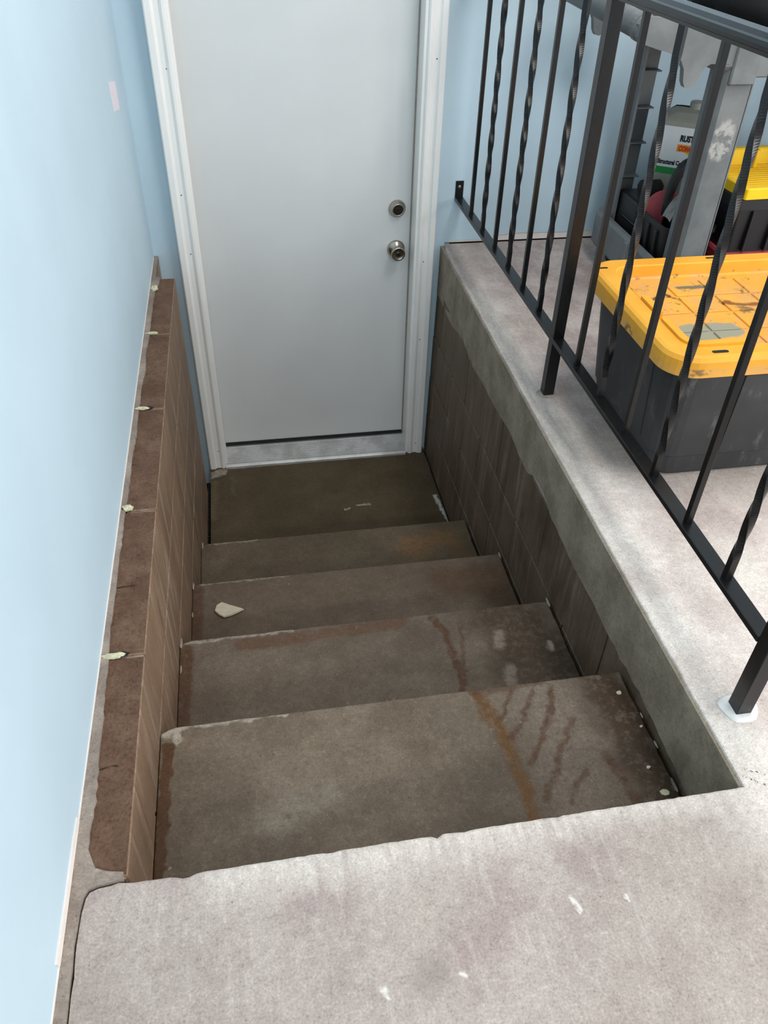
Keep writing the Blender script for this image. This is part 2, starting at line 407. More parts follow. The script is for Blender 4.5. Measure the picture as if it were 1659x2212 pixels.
# ------------------------------------------------------------------ floor slab (L-shaped, with the stairwell cut out)
def edge_front(n=110):
    pts = []
    for i in range(n + 1):
        x = W0 * i / n
        y = -0.006 * (1 - x / W0) + jit(x, 0, 30, 0.0009) + jit(x, 3, 95, 0.0011)
        for cx, dep, ww in ((0.083, 0.006, .012), (0.30, 0.003, .006), (0.463, 0.006, .005), (0.505, 0.005, .004), (0.66, .002, .006)):
            y -= dep * math.exp(-((x - cx) / ww) ** 2)
        pts.append((x, y))
    return pts
def edge_right(n=130):
    pts = []
    for i in range(1, n + 1):
        t = i / n; y = DW * t
        x = W0 + (W1 - W0) * t * t + jit(5, y, 14, 0.002) + jit(5, y, 60, 0.0014)
        if t < 0.02: x = W0
        if t > 0.96: x += 0.012 * ((t - 0.96) / 0.04) ** 2
        pts.append((x, y))
    return pts
outline = [(5.0, DW), (5.0, -4.6), (-0.060, -4.6)]
for i in range(40):
    y = -0.6 + 0.56 * i / 39; outline.append((-0.0605 + jit(1, y, 18, 0.003) + jit(1, y, 70, 0.002), y))
outline += [(-0.0565, -0.02), (-0.052, -0.012), (-0.04, -0.008), (-0.022, -0.0065), (-0.012, -0.004)]
outline += edge_front() + edge_right()
bm = bmesh.new()
prism(bm, outline, lambda u, v, d: Vector((u, v, d)), 0.0, -0.17)
es = [e for e in bm.edges if all(abs(v.co.z) < 1e-6 and -0.002 < v.co.x < 1.02 and v.co.y > -0.03 for v in e.verts) and len(e.link_faces) == 2]
bmesh.ops.bevel(bm, geom=es, offset=0.004, segments=2, affect='EDGES', profile=0.6)
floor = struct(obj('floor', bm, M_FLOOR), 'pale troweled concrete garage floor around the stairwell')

# packed earth under the slab and a dark backing behind the wall foot, so that joints and gaps read dark
bm = bmesh.new(); box(bm, (-0.6, -4.6, -1.3), (5.0, -0.012, -0.171)); box(bm, (1.14, -0.012, -1.3), (5.0, DW, -0.171)); box(bm, (-0.6, -0.012, -1.3), (1.14, DW + 0.4, -1.06)); box(bm, (W1 + 0.011, DW + 0.016, -0.3), (5.0, DW + 0.2, 0.02))  # last box: unseen backing added to block light leaking through the wall gap
struct(obj('floor_subbase_and_backing', bm, M_EARTH_BACKING))

# ------------------------------------------------------------------ walls and ceiling
bm = bmesh.new(); box(bm, (XL - 0.12, -4.6, 0.004), (XL, DW + 0.12, CEIL)); wl = struct(obj('wall_left', bm, M_BLUE), 'pale blue painted wall along the left of the stairs')
bm = bmesh.new()
DX0, DX1, DZ1 = 0.050, 0.925, 1.19
box(bm, (XL - 0.12, DW, -1.06), (DX0, DW + 0.12, CEIL)); box(bm, (DX1, DW, -1.06), (W1 + 0.01, DW + 0.12, CEIL)); box(bm, (W1 + 0.0102, DW, -1.06), (W1 + 0.03, DW + 0.012, 0.0)); box(bm, (DX0, DW, DZ1), (DX1, DW + 0.12, CEIL))
# the part right of the stairs stops a little above the slab, over a ragged bare edge
top = [(W1 + 0.01, CEIL), (5.0, CEIL), (5.0, 0.02)]
for i in range(90):
    x = 5.0 - (5.0 - W1 - 0.01) * (i + 1) / 90
    k = 0.030 if x > 1.20 else 0.012
    top.append((x, k + jit(x, 2, 20, 0.006) + jit(x, 2, 70, 0.004)))
prism(bm, top, lambda u, v, d: Vector((u, DW + d, v)), 0.0, 0.12)
struct(obj('wall_back', bm, M_BLUE), 'pale blue painted wall around the white door')
bm = bmesh.new(); box(bm, (W1 + 0.012, DW + 0.003, 0.005), (5.0, DW + 0.1, 0.05)); struct(obj('trim_1', bm, M_BARE), 'bare unpainted drywall edge along the floor behind the railing')
bm = bmesh.new(); box(bm, (5.0, 0.75, -0.2), (5.12, DW + 0.12, CEIL)); box(bm, (5.0, -4.6, -0.2), (5.12, -3.4, CEIL)); box(bm, (5.0, -3.4, 2.25), (5.12, 0.75, CEIL)); struct(obj('wall_right', bm, M_BLUE))
bm = bmesh.new(); box(bm, (XL - 0.12, -4.6, CEIL), (5.12, DW + 0.12, CEIL + 0.1)); struct(obj('ceiling', bm, M_CEIL))
bm = bmesh.new(); box(bm, (XL - 0.12, -4.72, -0.2), (5.12, -4.6, CEIL)); struct(obj('wall_front', bm, M_BLUE))

# bare white drywall foot of the left wall, with a taller torn patch
bm = bmesh.new(); pts = [(-4.6, 0.0)]
for i in range(160):
    y = -4.6 + (DW - 0.02 + 4.6) * i / 159
    pts.append((y, 0.0075 + jit(y, 0, 25, 0.003)))
pts.append((DW - 0.02, 0.0)); prism(bm, pts, lambda u, v, d: Vector((XL + d, u, v)), -0.002, 0.0015)
prism(bm, [(-0.11, 0.005), (-0.115, 0.024), (-0.02, 0.022), (0.06, 0.022), (0.10, 0.019), (0.10, 0.005)], lambda u, v, d: Vector((XL + d, u, v)), -0.002, 0.0022)
struct(obj('trim_2', bm, M_BARE), 'bare white drywall edge at the foot of the left wall')

# ------------------------------------------------------------------ left stairwell wall: mortar core, blocks, skim strip, foam
bm = bmesh.new(); box(bm, (-0.075, 0.004, -1.02), (-0.0035, 2.139, -0.005)); box(bm, (-0.12, -4.6, -0.5), (-0.066, 2.33, -0.003)); box(bm, (-0.12, 0.0, -1.02), (-0.0655, 2.33, -0.003))
swl = struct(obj('wall_stairwell_left', bm, M_MORTAR), 'brown concrete block wall on the left of the stairs')
_cache = {}
def block_mesh(L, H, D, mats, key):
    k = (round(L, 3), round(H, 3), key)
    if k not in _cache:
        bm = bmesh.new(); box(bm, (-D / 2, -L / 2, -H / 2), (D / 2, L / 2, H / 2), 0.0022)
        for f in bm.faces: f.material_index = 1 if (f.normal.z > 0.9 and len(mats) > 1) else 0
        me = bpy.data.meshes.new('block'); bm.to_mesh(me); bm.free()
        for mm in mats: me.materials.append(mm)
        _cache[k] = me
    return _cache[k]
def courses(parent, x, D, y0, y1, ztop, heights, joint0, L, mats, gap, lean=0.0):
    z = ztop
    for c, h in enumerate(heights):
        ys = [y0]; y = joint0 + (L / 2 if c % 2 else 0)
        while y > y0 + 0.06: y -= L
        y += L
        while y < y1 - 0.05: ys.append(y); y += L
        ys.append(y1)
        for a, b in zip(ys, ys[1:]):
            me = block_mesh(b - a - gap, h - gap, D, mats, parent.name + str(c == 0))
            o = link(bpy.data.objects.new('block', me), parent)
            ym, zm = (a + b) / 2, z - h / 2
            o.location = (x + random.uniform(-0.0006, 0.0006) + lean * (ym / DW) ** 2 * (1 + zm / 0.95), ym, zm)
            o.rotation_euler = (0, lean * 0.75 * (ym / DW) ** 2 / 0.95, -2 * lean * ym / DW ** 2 * (1 + zm / 0.95))
        z -= h
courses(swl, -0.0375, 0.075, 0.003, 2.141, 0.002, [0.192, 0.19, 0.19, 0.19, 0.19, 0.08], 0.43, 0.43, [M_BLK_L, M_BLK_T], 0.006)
# pale skim strip between the blocks and the painted wall
bm = bmesh.new(); pts = [(XL - 0.02, -0.62)]
for i in range(24):
    y = -0.62 + 0.585 * i / 23; pts.append((-0.0605 + jit(1, y, 18, 0.003) + jit(1, y, 70, 0.002) - 0.0022 - 0.0015 * abs(mnoise.noise(Vector((0, y * 40, 5)))), y))
pts += [(-0.0595, -0.018), (-0.054, -0.0085), (-0.04, -0.0045), (-0.022, -0.003), (-0.006, -0.0005), (-0.006, 0.010), (-0.028, 0.014), (-0.047, 0.022), (-0.055, 0.04)]
for i in range(150):
    y = 0.055 + 1.99 * i / 149; pts.append((-0.0575 - 0.012 * min(y, 0.6) / 0.6 + 0.008 * max(0, y - 0.6) / 1.5 + jit(3, y, 9, 0.005) + jit(3, y, 70, 0.003), y))
pts += [(-0.052, 2.09), (-0.05, 2.141), (-0.0655, 2.145), (-0.0655, 2.33), (XL - 0.02, 2.33)]
prism(bm, pts, lambda u, v, d: Vector((u, v, d)), -0.006, 0.0042)
obj('mortar_strip', bm, M_SKIM, swl)
def blob(name, c, r, mat, parent, seed, sub=3, flat=1.0):
    bm = bmesh.new(); bmesh.ops.create_icosphere(bm, subdivisions=sub, radius=1.0)
    for v in bm.verts:
        d = v.co.normalized(); k = 1 + 0.45 * mnoise.noise(d * 2.1 + Vector((seed, 0, 0))) + 0.2 * mnoise.noise(d * 6 + Vector((0, seed, 0)))
        v.co = Vector((d.x * r[0], d.y * r[1], d.z * r[2] * flat)) * k + Vector(c)
    return obj(name, bm, mat, parent)
for i, (y, x, rx, ry) in enumerate(((0.431, -0.058, 0.024, 0.008), (0.869, -0.064, 0.013, 0.012), (1.291, -0.058, 0.02, 0.007), (1.724, -0.056, 0.021, 0.007), (2.05, -0.066, 0.013, 0.03))):
    blob('foam_filler', (x, y, 0.0035), (rx * 0.85, ry * 0.8, 0.004), M_FOAM, swl, i * 3.7)
for y in (0.431, 0.862, 1.291):
    blob('joint_hole', (-0.040 if y != .862 else -0.071, y + 0.004, 0.001), (0.010, 0.006, 0.004), M_HOLE, swl, y * 9, 2)

# ------------------------------------------------------------------ right stairwell wall: blocks below a cement band
bm = bmesh.new(); box(bm, (1.0035, 0.0, -1.02), (1.14, DW, -0.171))
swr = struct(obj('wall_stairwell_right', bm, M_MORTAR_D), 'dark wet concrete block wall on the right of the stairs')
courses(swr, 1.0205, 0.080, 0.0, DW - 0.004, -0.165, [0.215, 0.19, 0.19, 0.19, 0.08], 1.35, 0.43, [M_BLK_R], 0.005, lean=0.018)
bm = bmesh.new()
up_, lo_ = [], []
for i in range(140):
    y = 0.0005 + (DW - 0.003) * i / 139
    zl = -0.172 - 0.028 * max(0, y - 1.3) + jit(7, y, 5, 0.022) + jit(7, y, 30, 0.007) + (0.03 if 0.9 < y < 1.1 else 0) * math.sin((y - 0.9) / 0.2 * math.pi)
    up_.append((y, -0.006)); lo_.append((y, zl))
prism(bm, up_ + lo_[::-1], lambda u, v, d: Vector((W0 + d + (W1 - W0) * (u / DW) ** 2 - 0.0055 + 0.012 * (u / DW) ** 2 * v, u, v)), 0.0, 0.012)
obj('cement_band', bm, M_BAND, swr)

# ------------------------------------------------------------------ concrete stairs
stairs = tag(empty('concrete_stairs', (0.487, 0.0, LAND - 0.05)), 'stained brown concrete steps leading down to the white door', 'stairs')
org = Vector(stairs.location)
def step_mesh(k, y0, y1, z, x0, x1):
    pts = []
    for i in range(70):
        x = x0 + (x1 - x0) * i / 69
        pts.append((x, y1 + jit(x, k * 3, 22, 0.0022) + jit(x, k * 3 + 1, 80, 0.001)))
    n = len(pts)
    # left corner of a nosing is a little worn
    pts = [(x, y - 0.012 * math.exp(-((x - x0) / 0.014) ** 2)) for x, y in pts]
    right = [(x1 - 0.001 + jit(k, y0 + (y1 - y0) * (1 - i / 20), 25, 0.003), y0 + (y1 - y0) * (1 - i / 20)) for i in range(1, 20)]
    pts += right + [(x1, y0), (x0, y0)]
    bm = bmesh.new()
    prism(bm, pts, lambda u, v, d: Vector((u, v, d)) , z, LAND - 0.05)
    es = [e for e in bm.edges if all(abs(v.co.z - z) < 1e-5 for v in e.verts) and max(v.co.y for v in e.verts) > y0 + 0.01]
    bmesh.ops.bevel(bm, geom=es, offset=0.003, segments=2, affect='EDGES', profile=0.6)
    return bm
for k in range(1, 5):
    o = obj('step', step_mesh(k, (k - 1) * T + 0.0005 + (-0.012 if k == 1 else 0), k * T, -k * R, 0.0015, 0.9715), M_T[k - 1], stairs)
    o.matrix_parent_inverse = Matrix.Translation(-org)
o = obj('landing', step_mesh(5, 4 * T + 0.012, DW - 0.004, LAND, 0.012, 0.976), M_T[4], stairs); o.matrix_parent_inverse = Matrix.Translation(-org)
land = o
# perforated lath edges beside the landing
for x, y0, y1 in ((0.0045, 4 * T + 0.02, 2.2), (0.9768, 4 * T + 0.02, 2.28)):
    bm = bmesh.new(); box(bm, (x - 0.0012, y0, LAND - 0.04), (x + 0.0012, y1, LAND - 0.012))
    y = y0
    while y < y1:
        box(bm, (x - 0.003, y, LAND - 0.014), (x + 0.0035, y + 0.006, LAND + 0.001)); y += 0.013
    l = obj('lath_edge', bm, M_RUBBER, land)
# mortar crumbs where the steps meet the side walls
mc = []
for k, (x, y, z, r) in enumerate(((0.004, 0.786, -2 * R, .012), (0.006, 0.70, -2 * R, .008), (0.004, 1.18, -3 * R, .01), (0.003, 1.06, -3 * R, .007), (0.006, 1.575, -4 * R, .011), (0.970, 0.785, -2 * R + 0.002, .011), (0.970, 1.178, -3 * R + 0.002, .009), (0.969, 0.12, -R, .010), (0.972, 0.21, -R, .006), (0.972, 0.28, -R, .005), (0.018, 2.245, LAND, .014))):
    b = blob('mortar_crumb', (x, y, z + 0.002), (r * 0.32, r * 1.5, r * 0.3), M_SKIM, stairs, k * 2.3, 2); b.matrix_parent_inverse = Matrix.Translation(-org)

# ------------------------------------------------------------------ door
door = struct(empty('door_1', (0.485, DC, LAND)), 'flush white door at the foot of the stairs'); dorg = Matrix.Translation(-Vector(door.location))
def dpart(name, bm, mats, parent=door, smooth=False):
    o = obj(name, bm, mats, parent, smooth)
    if parent is door: o.matrix_parent_inverse = dorg
    return o
YS = 2.380                          # face of the slab
bm = bmesh.new(); box(bm, (0.079, YS, LAND + 0.072), (0.8835, YS + 0.044, 1.145), 0.002, 2); dpart('door_slab', bm, M_DOOR)
# brick-mould casing, profile swept up each side and across the head
prof = [(0.0, 0.05), (0.0, 0.004), (0.004, 0.0), (0.022, 0.0), (0.026, 0.005), (0.031, 0.0075), (0.046, 0.0075), (0.051, 0.004), (0.056, 0.001), (0.064, 0.0015), (0.069, 0.006), (0.071, 0.014), (0.074, 0.016), (0.077, 0.022), (0.077, 0.05)]
CX0, CX1 = 0.0125, 0.9620
bm = bmesh.new(); prism(bm, prof, lambda u, v, d: Vector((CX0 + u, DC + v, d)), LAND + 0.001, 1.235); dpart('casing', bm, M_TRIM)
bm = bmesh.new(); prism(bm, prof, lambda u, v, d: Vector((CX1 - u * 0.92, DC + v, d)), LAND + 0.001, 1.235); dpart('casing', bm, M_TRIM)
bm = bmesh.new(); prism(bm, prof, lambda u, v, d: Vector((d, DC + v, 1.235 - u)), CX0 + 0.078, CX1 - 0.072); dpart('casing', bm, M_TRIM)
bm = bmesh.new(); box(bm, (0.055, DC + 0.03, LAND), (0.0785, DW + 0.118, 1.17)); dpart('jamb', bm, M_TRIM)
bm = bmesh.new(); box(bm, (0.8865, DC + 0.012, LAND), (0.922, DW + 0.118, 1.17), 0.002); dpart('jamb', bm, M_TRIM)
bm = bmesh.new(); box(bm, (0.055, DC + 0.03, 1.148), (0.922, DW + 0.118, 1.175)); dpart('jamb', bm, M_TRIM)
bm = bmesh.new(); box(bm, (0.8815, YS - 0.006, LAND + 0.07), (0.8868, YS + 0.008, 1.146)); dpart('weatherstrip', bm, M_JAMB)
bm = bmesh.new(); box(bm, (0.0785, YS - 0.004, LAND + 0.07), (0.0815, YS + 0.006, 1.146)); dpart('weatherstrip', bm, M_JAMB)
bm = bmesh.new(); box(bm, (0.079, YS - 0.004, LAND + 0.058), (0.8835, YS + 0.04, LAND + 0.0725)); dpart('door_sweep', bm, M_RUBBER)
# ridged threshold
sill = [(2.424, LAND), (2.424, LAND + 0.052), (2.372, LAND + 0.052)]
y, z = 2.368, LAND + 0.050
for i in range(9):
    sill += [(y, z), (y - 0.0034, z), (y - 0.0040, z - 0.0034), (y - 0.0076, z - 0.0040)]
    y -= 0.0088; z -= 0.0036
sill += [(DC - 0.002, LAND + 0.014), (DC - 0.006, LAND + 0.010), (DC - 0.006, LAND)]
bm = bmesh.new(); prism(bm, sill, lambda u, v, d: Vector((d, u, v)), 0.080, 0.8862); dpart('threshold', bm, M_ALU)
# knob and deadbolt (axis towards the viewer, -Y)
def ymat(x, y, z): return Matrix.Translation((x, y, z)) @ Matrix.Rotation(math.radians(90), 4, 'X')
bm = bmesh.new(); lathe(bm, [(0.0335, 0), (0.0345, 0.003), (0.033, 0.008), (0.026, 0.014), (0.017, 0.018), (0.0145, 0.026), (0.0150, 0.032), (0.021, 0.038), (0.0265, 0.046), (0.0275, 0.054), (0.0265, 0.059), (0.024, 0.062), (0.0205, 0.0600), (0.011, 0.0585), (0.0005, 0.0585)], ymat(0.830, YS, -0.027), 40)
kn = dpart('door_knob', bm, M_NICKEL, smooth=True)
bm = bmesh.new(); lathe(bm, [(0.0085, 0.058), (0.0085, 0.0625), (0.0075, 0.0635), (0.0005, 0.0635)], ymat(0.830, YS, -0.027), 20); kc = obj('key_cylinder', bm, M_NICKEL_D, kn); kc.matrix_parent_inverse = dorg if False else Matrix.Identity(4)
bm = bmesh.new(); box(bm, (0.8292, YS - 0.0642, -0.0315), (0.8308, YS - 0.0630, -0.0225)); obj('keyhole', bm, M_HOLE, kn)
bm = bmesh.new(); lathe(bm, [(0.0315, 0), (0.0325, 0.003), (0.0315, 0.007), (0.027, 0.012), (0.0225, 0.021), (0.0215, 0.0235), (0.0195, 0.0235), (0.0185, 0.0215), (0.0005, 0.0215)], ymat(0.830, YS, 0.128), 40)
db = dpart('deadbolt', bm, M_NICKEL, smooth=True)
bm = bmesh.new(); lathe(bm, [(0.0195, 0.0212), (0.0195, 0.0222), (0.0085, 0.0222), (0.0085, 0.0245), (0.0005, 0.0245)], ymat(0.830, YS, 0.128), 24); obj('key_cylinder', bm, M_NICKEL_D, db)
bm = bmesh.new(); box(bm, (0.8292, YS - 0.0252, 0.1235), (0.8308, YS - 0.0240, 0.1325)); obj('keyhole', bm, M_HOLE, db)
# nail heads left open in the casing
for sx, zs in (((CX0 + 0.038), (0.62, 0.43, 0.23, 0.02, -0.32, -0.86)), ((CX1 - 0.034), (0.64, 0.50, 0.22, -0.05, -0.38, -0.90))):
    for z in zs:
        bm = bmesh.new(); lathe(bm, [(0.0022, 0), (0.0022, 0.0006), (0.0003, 0.0006)], ymat(sx + random.uniform(-.012, .012), DC + 0.0076, z), 8); dpart('nail_hole', bm, M_HOLE)

# ------------------------------------------------------------------ torn paper on the left wall
bm = bmesh.new()
pp = [(1.955, 0.652), (1.985, 0.650), (2.02, 0.642), (2.06, 0.634), (2.093, 0.628)]
pp += [(2.093 + random.uniform(-.006, .004), 0.628 - 0.075 * i / 9) for i in range(1, 9)] + [(2.088, 0.552), (2.03, 0.564), (1.96, 0.577)]
prism(bm, pp, lambda u, v, d: Vector((XL + d, u, v)), 0.0, 0.0012)
tag(obj('torn_paper', bm, M_PAPER), 'small torn pale pink paper patch stuck on the left blue wall', 'paper patch')

# ------------------------------------------------------------------ loose bits lying on the steps
bm = bmesh.new()
base = [(0.067, 1.062), (0.073, 1.082), (0.088, 1.092), (0.10, 1.086), (0.112, 1.078), (0.135, 1.066), (0.153, 1.056), (0.136, 1.046), (0.115, 1.036), (0.094, 1.032), (0.078, 1.046)]
c0 = Vector((0.105, 1.062, 0)); z0 = -3 * R
loft(bm, [[Vector((c0.x + (x - c0.x) * 0.86, c0.y + (y - c0.y) * 0.86, z0 + 0.0005)) for x, y in base], [Vector((x, y, z0 + 0.005)) for x, y in base],
          [Vector((c0.x + (x - c0.x) * 0.95, c0.y + (y - c0.y) * 0.95, z0 + 0.010 + 0.002 * jit(x, y, 40, 1))) for x, y in base]])
tag(obj('stone_flake', bm, M_CHIP), 'pale angular stone flake lying on the third step', 'stone')
def flake(x, y, z, r, seed, label):
    bm = bmesh.new(); n = 7; rr = [r * (0.7 + 0.6 * random.random()) for _ in range(n)]
    pts = [(x + rr[i] * math.cos(2 * math.pi * i / n), y + rr[i] * 0.8 * math.sin(2 * math.pi * i / n)) for i in range(n)]
    prism(bm, pts, lambda u, v, d: Vector((u, v, d)), z + 0.0002, z + 0.0028)
    tag(obj('plaster_chip', bm, M_FLAKE), label, 'chip', 'plaster chips on the steps')
flake(0.948, 0.342, -R, 0.0055, 1, 'cream plaster chip at the far right corner of the top step')
flake(0.936, 0.164, -R, 0.0042, 2, 'small heart-shaped cream chip near the right end of the top step')
flake(0.961, 0.255, -R, 0.0036, 3, 'pale chip against the right wall, midway along the top step')
flake(0.945, 0.108, -R, 0.0085, 4, 'large ragged cream chip by the floor edge on the top step')

# ------------------------------------------------------------------ railing
rail = tag(empty('iron_railing', (XR, 1.2, 0.0)), 'black wrought iron railing with twisted balusters beside the stairwell', 'railing'); rinv = Matrix.Translation(-Vector(rail.location))
def rpart(name, bm, mats=M_IRON, parent=rail):
    o = obj(name, bm, mats, parent)
    if parent is rail: o.matrix_parent_inverse = rinv
    return o
ZT = 0.945
y_post = [YB - SP * 6, YB - SP * 13]
bm = bmesh.new(); box(bm, (XR - 0.016, y_post[1] + 0.015, ZR - 0.013), (XR + 0.016, DW - 0.001, ZR), 0.0012); rpart('bottom_rail', bm)
# moulded cap rail
cap = [(-0.012, 0), (-0.014, 0.006), (-0.024, 0.010), (-0.027, 0.016), (-0.025, 0.022), (-0.020, 0.024), (-0.013, 0.030), (0, 0.032), (0.013, 0.030), (0.020, 0.024), (0.025, 0.022), (0.027, 0.016), (0.024, 0.010), (0.014, 0.006), (0.012, 0)]
bm = bmesh.new(); prism(bm, cap, lambda u, v, d: Vector((XR + u, d, ZT + v)), y_post[1] - 0.06, DW - 0.001); rpart('top_rail', bm)
def bar(bm, y, half, z0, z1, twist=False):
    if not twist:
        return box(bm, (XR - half, y - half, z0), (XR + half, y + half, z1), 0.0008)
    n = 150; zs0, zs1 = z0 + 0.05, z1 - 0.05; rings = []
    for i in range(n + 1):
        t = i / n
        if i == 0: z = z0
        elif i == n: z = z1
        else: z = zs0 + (zs1 - zs0) * (i - 1) / (n - 2)
        a = -(z - zs0) / 0.088 * math.pi / 2 if zs0 <= z <= zs1 else (0 if z < zs0 else -(zs1 - zs0) / 0.088 * math.pi / 2)
        rr = half * math.sqrt(2) * 1.03
        rings.append([bm.verts.new((XR + rr * math.cos(a + math.pi / 4 + k * math.pi / 2), y + rr * math.sin(a + math.pi / 4 + k * math.pi / 2), z)) for k in range(4)])
    for a, b in zip(rings, rings[1:]):
        for k in range(4): bm.faces.new((a[k], a[(k + 1) % 4], b[(k + 1) % 4], b[k]))
    bm.faces.new(rings[0][::-1]); bm.faces.new(rings[-1])
    return bm
for i in range(14):
    y = YB - SP * i
    if i in (6, 13):
        bm = bmesh.new(); box(bm, (XR - 0.015, y - 0.015, 0.001), (XR + 0.015, y + 0.015, ZT + 0.002), 0.0015); po = rpart('post', bm)
        bm = bmesh.new(); n = 26; lp = []
        kk = 1.0 if i == 13 else 0.8
        for sc_, zz in ((1.0 * kk, 0.0005), (0.93 * kk, 0.003), (0.8 * kk, 0.0045), (0.7 * kk, 0.005)):
            lp.append([Vector((XR + 0.034 * sc_ * (1 + 0.12 * math.sin(3 * a + i)) * math.cos(a), y + 0.034 * sc_ * (1 + 0.12 * math.cos(2 * a)) * math.sin(a), zz)) for a in [2 * math.pi * k / n for k in range(n)]])
        loft(bm, lp); rpart('grout_collar', bm, M_GROUT if i == 13 else M_SKIM)
    else:
        tw = i in (1, 3, 5, 8, 10, 12)
        bm = bmesh.new(); bar(bm, y, 0.0064, ZR - 0.001, ZT + 0.001, tw); rpart('twisted_baluster' if tw else 'plain_baluster', bm)
bm = bmesh.new(); box(bm, (XR - 0.015, DW - 0.004, ZR - 0.012), (XR + 0.015, DW - 0.0005, ZR + 0.058), 0.0008); br = rpart('wall_bracket', bm)
bm = bmesh.new(); lathe(bm, [(0.0055, 0), (0.0055, 0.001), (0.0035, 0.0028), (0.0003, 0.003)], ymat(XR, DW - 0.004, ZR + 0.037), 16); s = rpart('screw', bm, M_STEEL)

# ------------------------------------------------------------------ storage bin with yellow lid
def bin_body_mat():
    g = NT('scuffed_black_plastic'); n = g.noise(5, 4); s1 = g.noise(24, 5, 0.7, stretch=(1, 1, 0.4)); f = g.noise(90, 3)
    c = g.mix(g.sstep(n, 0.35, 0.7), lin((44, 45, 47)), lin((60, 60, 62)))
    c = g.mix(g.sstep(s1, 0.56, 0.74, 0, .45), c, lin((122, 120, 118)))
    wv = g.warp(0.02, 40)
    mk = g.poly(wv, [(1.19, 0.93), (1.185, 0.965)], 0.004, 0.003, 0.19)
    mk = g.math('MAXIMUM', mk, g.seg(wv, (1.20, 0.86, 0.14), (1.20, 0.90, 0.16), 0.003, 0.003))
    mk = g.math('MAXIMUM', mk, g.seg(wv, (1.19, 0.86, 0.17), (1.185, 0.85, 0.27), 0.0018, 0.0018))
    c = g.mix(g.math('MULTIPLY', mk, g.sstep(f, 0.4, 0.55)), c, lin((200, 178, 146)))
    g.bump(f, 0.12, 0.001)
    return g.done(c, 0.5, spec=0.4)
M_BINB = bin_body_mat()
def lid_mat():
    g = NT('worn_yellow_plastic'); n = g.noise(14, 5, 0.65); f = g.noise(120, 3, 0.6); big = g.noise(6, 4, 0.6)
    c = g.mix(g.sstep(big, 0.3, 0.7), lin((222, 152, 36)), lin((230, 168, 56)))
    tc = g.n('ShaderNodeSeparateXYZ'); g.t.links.new(g.P, tc.inputs[0])
    low = g.sstep(tc.outputs[2], 0.330, 0.336, 1.0, 0.0)      # the recessed panel holds the grime
    c = g.mix(g.math('MULTIPLY', low, g.sstep(n, 0.40, 0.58, 0.2, 0.8)), c, lin((208, 156, 92)))
    c = g.mix(g.math('MULTIPLY', low, g.sstep(g.noise(22, 4, .7), 0.58, 0.66, 0, .85)), c, lin((118, 92, 58)))
    c = g.mix(g.sstep(g.noise(40, 4, .7), 0.68, 0.74, 0, .7), c, lin((110, 84, 48)))
    wv = g.warp(0.03, 30)
    c = g.mix(g.poly(wv, [(1.25, 0.925), (1.34, 0.93)], 0.038, 0.004, 0.328), c, lin((146, 144, 124)))
    c = g.mix(g.poly(wv, [(1.235, 1.10), (1.27, 1.13), (1.30, 1.10)], 0.006, 0.004, 0.328), c, lin((104, 60, 34)))
    c = g.mix(g.poly(wv, [(1.40, 1.07), (1.50, 1.04), (1.58, 1.06)], 0.008, 0.004, 0.328), c, lin((140, 84, 36)))
    c = g.mix(g.poly(wv, [(1.33, 1.16), (1.40, 1.16)], 0.01, 0.004, 0.328), c, lin((110, 104, 86)))
    g.bump(f, 0.1, 0.001)
    return g.done(c, 0.45, spec=0.4)
M_LID = lid_mat()
bx0, bx1, by0, by1 = 1.118, 1.88, 0.752, 1.292     # lid footprint
bins = tag(empty('storage_bin', ((bx0 + bx1) / 2, (by0 + by1) / 2, 0)), 'large black plastic storage bin with a stained yellow lid behind the railing', 'storage bin'); binv = Matrix.Translation(-Vector(bins.location))
def bpart(name, bm, mats, smooth=False):
    o = obj(name, bm, mats, bins, smooth); o.matrix_parent_inverse = binv; return o
bm = bmesh.new()
def body_loop(z, inset, r): return [Vector((x, y, z)) for x, y in rrect(bx0 + inset, bx1 - inset, by0 + inset, by1 - inset, r, 5)]
loft(bm, [body_loop(0.0005, 0.072, 0.05), body_loop(0.012, 0.064, 0.055), body_loop(0.06, 0.058, 0.055), body_loop(0.066, 0.054, 0.055), body_loop(0.30, 0.032, 0.06), body_loop(0.302, 0.018, 0.06), body_loop(0.318, 0.016, 0.06)])
bpart('bin_body', bm, M_BINB)
# moulded panels standing proud on the front and the left side
for (a, b) in ((1.32, 1.66), ):
    bm = bmesh.new(); f0 = lambda z: by0 + 0.058 - (z - 0.06) / 0.24 * 0.025
    vs = []
    for (x, z, d) in ((a + .012, 0.075, .006), (b - .012, .075, .006), (b, .295, .006), (a, .295, .006)):
        vs.append((x, z, d))
    A = [bm.verts.new((x, f0(z) - d, z)) for x, z, d in vs]; B = [bm.verts.new((x, f0(z) + 0.004, z)) for x, z, d in vs]
    bm.faces.new(A); bm.faces.new(B[::-1])
    for k in range(4): bm.faces.new((A[k], B[k], B[(k + 1) % 4], A[(k + 1) % 4]))
    bmesh.ops.recalc_face_normals(bm, faces=bm.faces); bpart('moulded_panel', bm, M_BINB)
for (a, b) in ((0.88, 1.16),):
    bm = bmesh.new(); f1 = lambda z: bx0 + 0.058 - (z - 0.06) / 0.24 * 0.025
    vs = ((a + .012, .075), (b - .012, .075), (b, .295), (a, .295))
    A = [bm.verts.new((f1(z) - 0.005, y, z)) for y, z in vs]; B = [bm.verts.new((f1(z) + 0.004, y, z)) for y, z in vs]
    bm.faces.new(A); bm.faces.new(B[::-1])
    for k in range(4): bm.faces.new((A[k], B[k], B[(k + 1) % 4], A[(k + 1) % 4]))
    bmesh.ops.recalc_face_normals(bm, faces=bm.faces); bpart('moulded_panel', bm, M_BINB)
